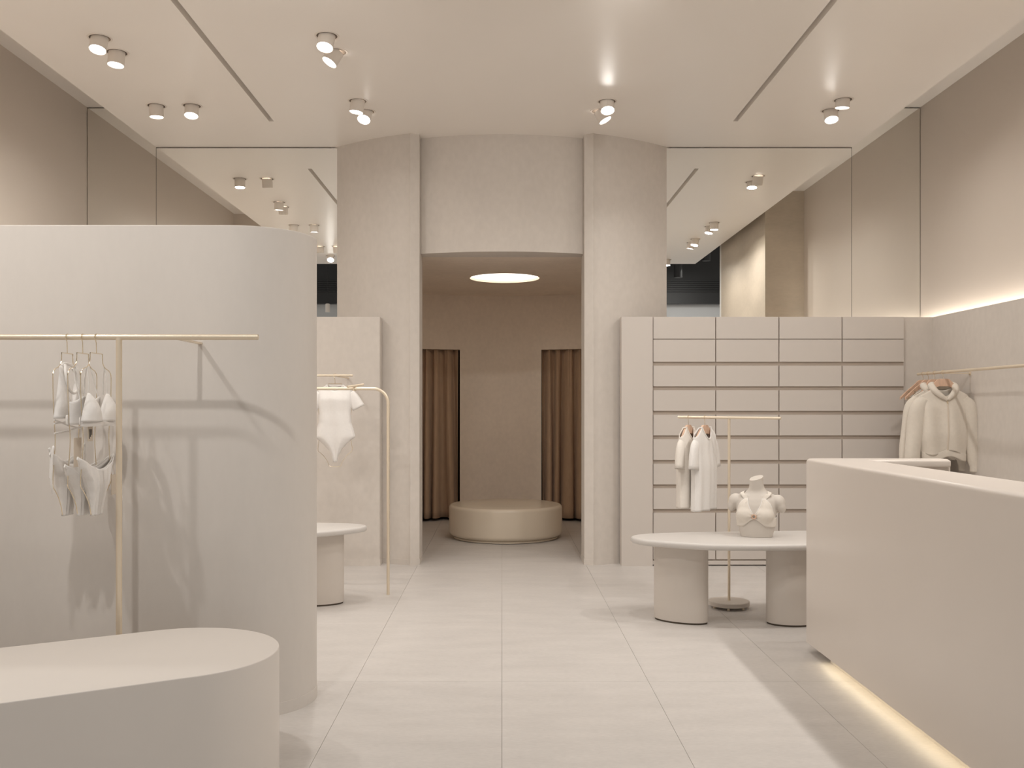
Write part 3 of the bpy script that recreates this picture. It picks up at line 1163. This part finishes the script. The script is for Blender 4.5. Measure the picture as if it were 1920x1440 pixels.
def trousers(label, loc, rotz, wdt):
    t = thing('trousers', label, 'trousers', loc, rotz, 'trousers behind the hoodies')
    b = new()
    add_limb(b, [(0, 0, -0.20), (0, 0, -0.24), (0, 0, -0.34), (0, 0, -0.42)], [(wdt * .82, .03), (wdt * .85, .04), (wdt, .055), (wdt, .05)], 28)
    obj('waist', b, 'tan_cloth', t, local=True)
    for s in (-1, 1):
        b = new()
        pts = [(s * wdt * 0.5, 0, -0.38), (s * wdt * 0.52, 0, -0.6), (s * wdt * 0.55, 0, -0.85), (s * wdt * 0.55, 0, -1.1)]
        add_limb(b, pts, [(wdt * .5, .05), (wdt * .46, .05), (wdt * .4, .045), (wdt * .36, .04)], 20,
                 fold=lambda q, th: 0.05 * math.sin(th * 3 + q * 5 + s))
        obj('trouser_leg', b, 'tan_cloth', t, local=True)
    b = new()
    add_box(b, -wdt * .8, -wdt * .74, -0.01, 0.01, -0.21, -0.15)
    add_box(b, wdt * .74, wdt * .8, -0.01, 0.01, -0.21, -0.15)
    obj('hanging_loop', b, 'tan_cloth', t, local=True)


wood_hanger('bare shouldered wooden hanger second from the corner end of the rail', (HX - 0.0, 7.99, HZ), R(10), 0.215, -0.200, group=HG)
trousers('tan jogging trousers behind the hoodies, nearer the aisle', (HX, 7.99, HZ), R(10), 0.17)
wood_hanger('bare shouldered wooden hanger at the corner end of the rail', (HX - 0.0, 8.09, HZ), R(10), 0.215, -0.200, group=HG)
trousers('tan jogging trousers behind the hoodies, at the corner', (HX, 8.09, HZ), R(10), 0.18)

# ================================================================== BODYSUIT
BS = (WX, WD - 0.0, WZ)
wire_hanger('gold wire body form inside the white bodysuit', BS, R(3), 'wire body forms')
t = thing('bodysuit', 'white short sleeved bodysuit hanging behind the arched rail', 'bodysuit', BS, R(3))
tabw = [(-0.706, 0.016), (-0.66, 0.026), (-0.61, 0.050), (-0.57, 0.083), (-0.535, 0.122), (-0.50, 0.163), (-0.45, 0.152), (-0.38, 0.131),
        (-0.31, 0.128), (-0.22, 0.138), (-0.13, 0.140), (-0.08, 0.140)]
zn, zs = -0.080, -0.118
def bstop(u, dip):
    a = abs(u)
    if a < 0.48:
        return zn - dip * math.cos(a / 0.48 * PI / 2) ** 0.8
    return zn + (zs - zn) * (a - 0.48) / 0.52


bm = new()
add_panel(bm, lambda z: interp(tabw, z), lambda u: bstop(u, 0.05), lambda u: bstop(u, 0.008), lambda z: interp([(-0.70, 0.012), (-0.5, 0.045), (-0.3, 0.045), (-0.2, 0.055), (-0.1, 0.02)], z),
          32, 60, lambda u, z, s: 0.004 * math.sin(u * 7 + z * 8), lambda u: -0.706)
obj('body', bm, 'white_cloth', t, local=True, solid=0.003)
for s in (-1, 1):
    bm = new()
    pts = smooth_path([(s * 0.118, 0, -0.150), (s * 0.150, 0, -0.190), (s * 0.192, 0, -0.265)], 5)
    m_ = len(pts)
    add_limb(bm, pts, [(0.040 + 0.012 * k / (m_ - 1), 0.022 + 0.008 * k / (m_ - 1)) for k in range(m_)], 18, cap=False)
    obj('sleeve', bm, 'white_cloth', t, local=True, solid=0.003)
bm = new()
pf = [(u * 0.14, -0.020, bstop(u, 0.05)) for u in [(-1 + 2 * k / 14) * 0.48 for k in range(15)]]
pb = [(u * 0.14, 0.020, bstop(u, 0.008)) for u in [(1 - 2 * k / 14) * 0.48 for k in range(15)]]
add_tube(bm, pf + pb[1:-1], 0.006, 8, closed=True)
obj('neck_band', bm, 'white_cloth', t, local=True)


# ================================================================== BIKINIS
def ribbon(b, pts, wdt, thick=0.003, bvec=(0, 1, 0)):
    add_limb(b, pts, [(wdt / 2, thick)] * len(pts), 8, bvec)


def triangle_top(label, loc, rotz, group):
    t = thing('bralette', label, 'bikini top', loc, rotz, group)
    for s in (-1, 1):
        b = new()

        def fn(a, c):
            u = a * 2 - 1
            z = -0.352 + c * 0.115
            wd = 0.070 * (1 - c) ** 0.85 + 0.008
            x = s * 0.072 + s * 0.012 * c + u * wd
            bul = 0.042 * math.sqrt(max(0, 1 - u * u)) * math.sin(min(1, (1 - c) * 1.15 + 0.05) * PI * 0.62)
            return (x, -0.006 - bul, z)
        add_grid(b, fn, 16, 14)
        cup = obj('cup', b, 'white_cloth', t, local=True, solid=0.004)
        for dy in (-0.006, 0.010):
            b = new()
            ribbon(b, smooth_path([(s * 0.084, dy, -0.240), (s * 0.082, dy, -0.18), (s * 0.080, 0.003, -0.124)], 4), 0.008, 0.002)
            obj('strap', b, 'white_cloth', t, local=True)
    b = new()
    pts = [(0.140 * math.cos(a), -0.03 * math.sin(a) - 0.004, -0.362) for a in [k / 24 * PI for k in range(25)]]
    add_limb(b, pts, [(0.003, 0.011)] * len(pts), 8, (0, 0, 1))
    obj('under_band', b, 'white_cloth', t, local=True)
    b = new()
    pts = [(0.140 * math.cos(a), 0.02 * math.sin(a), -0.350) for a in [k / 24 * PI for k in range(25)]]
    add_limb(b, pts, [(0.003, 0.016)] * len(pts), 8, (0, 0, 1))
    obj('back_band', b, 'white_cloth', t, local=True)
    b = new()
    add_box(b, -0.055, -0.010, 0.010, 0.012, -0.435, -0.368)
    tg = obj('price_tag', b, 'card', t, local=True)
    b = new()
    for k in range(3):
        add_box(b, -0.045 + k * 0.010, -0.041 + k * 0.010, 0.0085, 0.0098, -0.425 + 0.008 * k, -0.385)
    obj('print', b, 'print_ink', tg, local=True)
    return t


def bandeau_top(label, loc, rotz, group):
    t = thing('bralette', label, 'bikini top', loc, rotz, group)
    b = new()

    def fn(a, c):
        u = a * 2 - 1
        z = -0.365 + c * (0.105 - 0.012 * math.cos(u * PI * 2))
        return (u * 0.135, -0.006 - 0.04 * math.sqrt(max(0, 1 - u * u)) * (0.6 + 0.4 * abs(math.sin(u * PI))), z)
    add_grid(b, fn, 28, 10)
    obj('cup', b, 'white_cloth', t, local=True, solid=0.004)
    for s in (-1, 1):
        b = new()
        ribbon(b, smooth_path([(s * 0.09, -0.03, -0.262), (s * 0.088, -0.01, -0.19), (s * 0.08, 0.003, -0.124)], 4), 0.011, 0.002)
        obj('strap', b, 'white_cloth', t, local=True)
    b = new()
    pts = [(0.137 * math.cos(a), 0.03 * math.sin(a), -0.345) for a in [k / 24 * PI for k in range(25)]]
    add_limb(b, pts, [(0.003, 0.02)] * len(pts), 8, (0, 0, 1))
    obj('back_band', b, 'white_cloth', t, local=True)
    b = new()
    add_box(b, -0.09, -0.02, -0.004, -0.002, -0.54, -0.42)
    obj('price_tag', b, 'card', t, local=True)
    return t


def halter_top(label, loc, rotz, group):
    t = thing('bralette', label, 'bikini top', loc, rotz, group)
    for s in (-1, 1):
        b = new()

        def fn(a, c):
            u = a * 2 - 1
            z = -0.340 + c * 0.215
            wd = 0.062 * (1 - c) ** 1.3 + 0.012
            x = s * (0.075 + 0.004 * c) + u * wd
            return (x, -0.006 - 0.03 * math.sqrt(max(0, 1 - u * u)) * math.sin((1 - c) * PI * 0.6 + 0.1), z)
        add_grid(b, fn, 14, 20)
        obj('cup', b, 'white_cloth', t, local=True, solid=0.004)
    b = new()
    add_tube(b, smooth_path([(-0.075, -0.006, -0.125), (-0.03, 0.0, -0.112), (0.03, 0.0, -0.115), (0.078, -0.004, -0.125)], 5), 0.006, 8)
    obj('neck_tie', b, 'white_cloth', t, local=True)
    b = new()
    add_tube(b, smooth_path([(-0.05, -0.012, -0.118), (-0.085, -0.03, -0.16), (-0.07, -0.035, -0.215), (-0.02, -0.035, -0.235),
                             (0.03, -0.03, -0.215), (0.035, -0.025, -0.16), (0.0, -0.02, -0.13)], 5), 0.006, 8)
    obj('bow', b, 'white_cloth', t, local=True)
    for k, (za, zb) in enumerate(((-0.335, -0.31), (-0.345, -0.385), (-0.36, -0.338), (-0.40, -0.375))):
        b = new()
        add_tube(b, [(-0.135, -0.004, za), (-0.04, -0.02, (za + zb) / 2 - 0.004), (0.10, -0.02, zb)], 0.0035, 8)
        obj('lace', b, 'white_cloth', t, local=True)
    return t


def bikini_brief(label, loc, rotz, group, dz=0.0, ties=False, tagged=False):
    t = thing('bikini_brief', label, 'bikini bottom', loc, rotz, group)
    tab = [(-0.745, 0.044), (-0.70, 0.050), (-0.65, 0.062), (-0.60, 0.086), (-0.565, 0.115), (-0.53, 0.145), (-0.50, 0.16), (-0.48, 0.168)]
    b = new()
    zt_ = lambda u: -0.555 + dz + 0.06 * u * u
    add_panel(b, lambda z: interp(tab, z - dz), zt_, lambda u: zt_(u) + 0.012 * (1 - u * u), lambda z: interp([(-0.74, 0.010), (-0.6, 0.03), (-0.5, 0.02)], z), 24, 30,
              lambda u, z, s: 0.003 * math.sin(u * 16), lambda u: -0.745)
    obj('body', b, 'white_cloth', t, local=True, solid=0.003)
    for yy in (-0.02, 0.02):
        b = new()
        pts = [(u * (0.135 + 0.03 * abs(u)), yy * (1 - u * u) , zt_(u) - 0.004) for u in [-1 + k / 10 for k in range(21)]]
        ribbon(b, pts, 0.016, 0.003)
        obj('waistband', b, 'white_cloth', t, local=True)
    if ties:
        for s in (-1, 1):
            b = new()
            add_tube(b, smooth_path([(s * 0.150, 0, -0.50 + dz), (s * 0.145, -0.006, -0.462), (s * 0.158, -0.01, -0.455), (s * 0.166, -0.008, -0.50), (s * 0.170, -0.008, -0.60), (s * 0.155, -0.008, -0.645)], 5), 0.0045, 8)
            add_tube(b, smooth_path([(s * 0.148, 0, -0.50 + dz), (s * 0.150, 0.008, -0.460), (s * 0.135, 0.01, -0.50), (s * 0.138, 0.01, -0.58)], 5), 0.0045, 8)
            obj('side_tie', b, 'white_cloth', t, local=True)
    if tagged:
        b = new()
        add_tube(b, [(0.13, -0.008, -0.53), (0.145, -0.012, -0.585)], 0.0008, 5)
        st = obj('tag_string', b, 'card', t, local=True)
        b = new()
        add_box(b, 0.112, 0.178, -0.013, -0.0115, -0.672, -0.585)
        obj('price_tag', b, 'card', t, local=True)
    return t


RZ = R(92)
for k, (xh, lh) in enumerate(((-1.822, 'outermost'), (-1.757, 'middle'), (-1.700, 'innermost'))):
    loc = (xh, BD, BZ)
    rz = RZ - R(2) * k
    wire_hanger('gold wire body form, %s of three on the bikini rail' % lh, loc, rz, 'wire body forms')
    G = 'white bikinis'
    if k == 0:
        halter_top('white halter bikini top with neck bow and side laces', loc, rz, G)
        bikini_brief('white bikini bottom with long side ties, outermost on the rail', loc, rz, G, 0.02, ties=True)
    elif k == 1:
        bandeau_top('white straight-edged bikini top on the middle wire form', loc, rz, G)
        bikini_brief('white bikini bottom on the middle wire form', loc, rz, G, -0.03)
    else:
        triangle_top('white triangle bikini top with thin straps, nearest the post', loc, rz, G)
        bikini_brief('white bikini bottom with a paper tag, nearest the post', loc, rz, G, 0.0, tagged=True)

# ================================================================== MANNEQUIN BUST
BX, BY, BZ0 = 1.685, 6.285, 0.55
brot = R(-24)
bm = new()
prof = [(-0.01, .100, .070, 0), (0.0, .102, .072, 0), (0.03, .110, .078, 0), (0.07, .119, .084, 0), (0.11, .124, .088, 0), (0.16, .128, .088, 0.002),
        (0.21, .132, .082, .006), (0.245, .130, .072, .010), (0.270, .112, .060, .014), (0.288, .085, .051, .016), (0.303, .062, .047, .016),
        (0.32, .050, .046, .012), (0.35, .044, .045, .006), (0.42, .043, .045, -0.004)]
rings = []
for z, a, d, yc in prof:
    ring = []
    for k in range(40):
        th = 2 * PI * k / 40
        c, s = math.cos(th), math.sin(th)
        ring.append(bm.verts.new((math.copysign(abs(c) ** 0.85, c) * a, math.copysign(abs(s) ** 0.85, s) * d + yc, z)))
    rings.append(ring)
for a, c in zip(rings, rings[1:]):
    quadstrip(bm, a, c, True)
bm.faces.new(rings[0][::-1])
bm.faces.new(rings[-1])


def ell(bm, c, r, rot=None):
    g = bmesh.ops.create_uvsphere(bm, u_segments=24, v_segments=16, radius=1.0)
    M = Matrix.Translation(c) @ (rot or Matrix()) @ Matrix.Diagonal((*r, 1))
    bmesh.ops.transform(bm, matrix=M, verts=g['verts'])


for s in (-1, 1):
    ell(bm, (s * 0.060, -0.062, 0.150), (0.057, 0.046, 0.050))
    ell(bm, (s * 0.058, -0.046, 0.182), (0.052, 0.040, 0.062))
    ell(bm, (s * 0.142, 0.010, 0.232), (0.042, 0.048, 0.050), Matrix.Rotation(s * R(-20), 4, 'Y'))
    ell(bm, (s * 0.158, 0.008, 0.205), (0.030, 0.040, 0.046), Matrix.Rotation(s * R(-14), 4, 'Y'))
    ell(bm, (s * 0.092, 0.014, 0.262), (0.066, 0.034, 0.024), Matrix.Rotation(s * R(24), 4, 'Y'))
    ell(bm, (s * 0.050, -0.030, 0.268), (0.055, 0.016, 0.010), Matrix.Rotation(s * R(-8), 4, 'Y'))
me = bpy.data.meshes.new('bust_raw')
bmesh.ops.recalc_face_normals(bm, faces=bm.faces)
bm.to_mesh(me)
bm.free()
tmp = bpy.data.objects.new('bust_raw', me)
COL.objects.link(tmp)
md = tmp.modifiers.new('join', 'REMESH')
md.mode = 'VOXEL'
md.voxel_size = 0.005
dg = bpy.context.evaluated_depsgraph_get()
me2 = bpy.data.meshes.new_from_object(tmp.evaluated_get(dg))
bpy.data.objects.remove(tmp)
bm = new()
bm.from_mesh(me2)
for _ in range(5):
    bmesh.ops.smooth_vert(bm, verts=bm.verts, factor=0.5, use_axis_x=True, use_axis_y=True, use_axis_z=True)
for co, no in (((0, 0, 0.388), (-0.22, -0.30, 1.0)), ((0, 0, 0.001), (0, 0, -1)), ((0.150, 0, 0.178), (0.25, 0, -1)), ((-0.150, 0, 0.178), (-0.25, 0, -1))):
    geom = bm.verts[:] + bm.edges[:] + bm.faces[:]
    if abs(co[0]) > 0.1:
        lim = 0.118
        geom = [v for v in bm.verts if v.co.x * co[0] > 0 and abs(v.co.x) > lim and v.co.z < 0.2]
        for v in geom:
            if v.co.z < 0.176 and abs(v.co.x) > 0.128:
                pass
        continue
    res = bmesh.ops.bisect_plane(bm, geom=geom, plane_co=co, plane_no=Vector(no).normalized(), clear_outer=True)
    edges = [e for e in res['geom_cut'] if isinstance(e, bmesh.types.BMEdge)]
    bmesh.ops.contextual_create(bm, geom=edges)
bust_bvh = BVHTree.FromBMesh(bm)
bust = obj('mannequin_bust', bm, 'mannequin', None, angle=40)
bust.location = (BX, BY, BZ0)
bust.rotation_euler = (0, 0, brot)
tag(bust, 'beige headless mannequin bust standing on the pebble table', 'mannequin')

t = thing('bralette', 'cream ring-front bikini top worn by the mannequin bust', 'bikini top', (BX, BY, BZ0), brot)


def sstep(a, b, x):
    k = max(0, min(1, (x - a) / (b - a)))
    return k * k * (3 - 2 * k)


def bra_point(phi, z, off=0.004):
    d = Vector((math.sin(phi), -math.cos(phi), 0))
    hit = bust_bvh.ray_cast(d * 0.3 + Vector((0, 0.0, z)), -d)
    if hit[0] is None:
        return d * 0.1 + Vector((0, 0, z))
    return hit[0] + d * off


for s in (-1, 1):
    bm = new()

    def fn(a, c):
        ph = R(3) + a * R(150)
        g = math.degrees(ph)
        lo = 0.122 - 0.050 * sstep(2, 50, g)
        hi = 0.150 + 0.105 * min(1, max(0, (g - 3) / 36)) ** 1.1 - 0.125 * sstep(50, 74, g) + 0.012 * sstep(80, 120, g)
        hi = max(hi, lo + 0.02)
        p = bra_point(s * ph, lo + (hi - lo) * c, 0.0045)
        gather = 0.0022 * math.sin(c * 20) * (1 - sstep(3, 32, g))
        d = Vector((p.x, p.y, 0)).normalized()
        return p + d * gather
    add_grid(bm, fn, 70, 18)
    bmesh.ops.smooth_vert(bm, verts=[v for v in bm.verts if not v.is_boundary], factor=0.4, use_axis_x=True, use_axis_y=True, use_axis_z=True)
    obj('cup', bm, 'bikini_cloth', t, local=True, solid=0.004, angle=60)
    b2 = new()
    add_tube(b2, [fn(k / 70, 1.0) for k in range(0, 66)], 0.0028, 6)
    obj('piping', b2, 'white_cloth', t, local=True)
    raw = [bra_point(s * R(44), 0.205, 0.0005), bra_point(s * R(45), 0.232, 0.001), bra_point(s * R(46), 0.252, 0.002)]
    for q in ((0.086, -0.030, 0.275), (0.086, 0.010, 0.300), (0.086, 0.05, 0.28), (0.088, 0.07, 0.24), (0.085, 0.09, 0.17)):
        loc_, nrm_, _, _ = bust_bvh.find_nearest(Vector((s * q[0], q[1], q[2])))
        raw.append(loc_ + nrm_ * 0.004)
    pth = smooth_path(raw, 4)
    bm = new()
    rows = []
    for i, p in enumerate(pth):
        tg_ = (pth[min(i + 1, len(pth) - 1)] - pth[max(i - 1, 0)]).normalized()
        _, nn, _, _ = bust_bvh.find_nearest(p)
        side = tg_.cross(nn).normalized()
        wd = 0.0135 + 0.006 * max(0, 1 - i / 8)
        rows.append([bm.verts.new(p + side * (wd * (q / 3 - 1)) + nn * 0.001) for q in range(7)])
    for a, c in zip(rows, rows[1:]):
        quadstrip(bm, a, c, False)
    obj('strap', bm, 'bikini_cloth', t, local=True, solid=0.0025, angle=60)
cen = bra_point(0, 0.140, 0.010)
bm = new()
add_tube(bm, [(cen.x + 0.013 * math.cos(2 * PI * k / 20), cen.y - 0.004, cen.z + 0.013 * math.sin(2 * PI * k / 20)) for k in range(20)], 0.0042, 8, closed=True)
obj('ring', bm, 'hanger_wood', t, local=True)
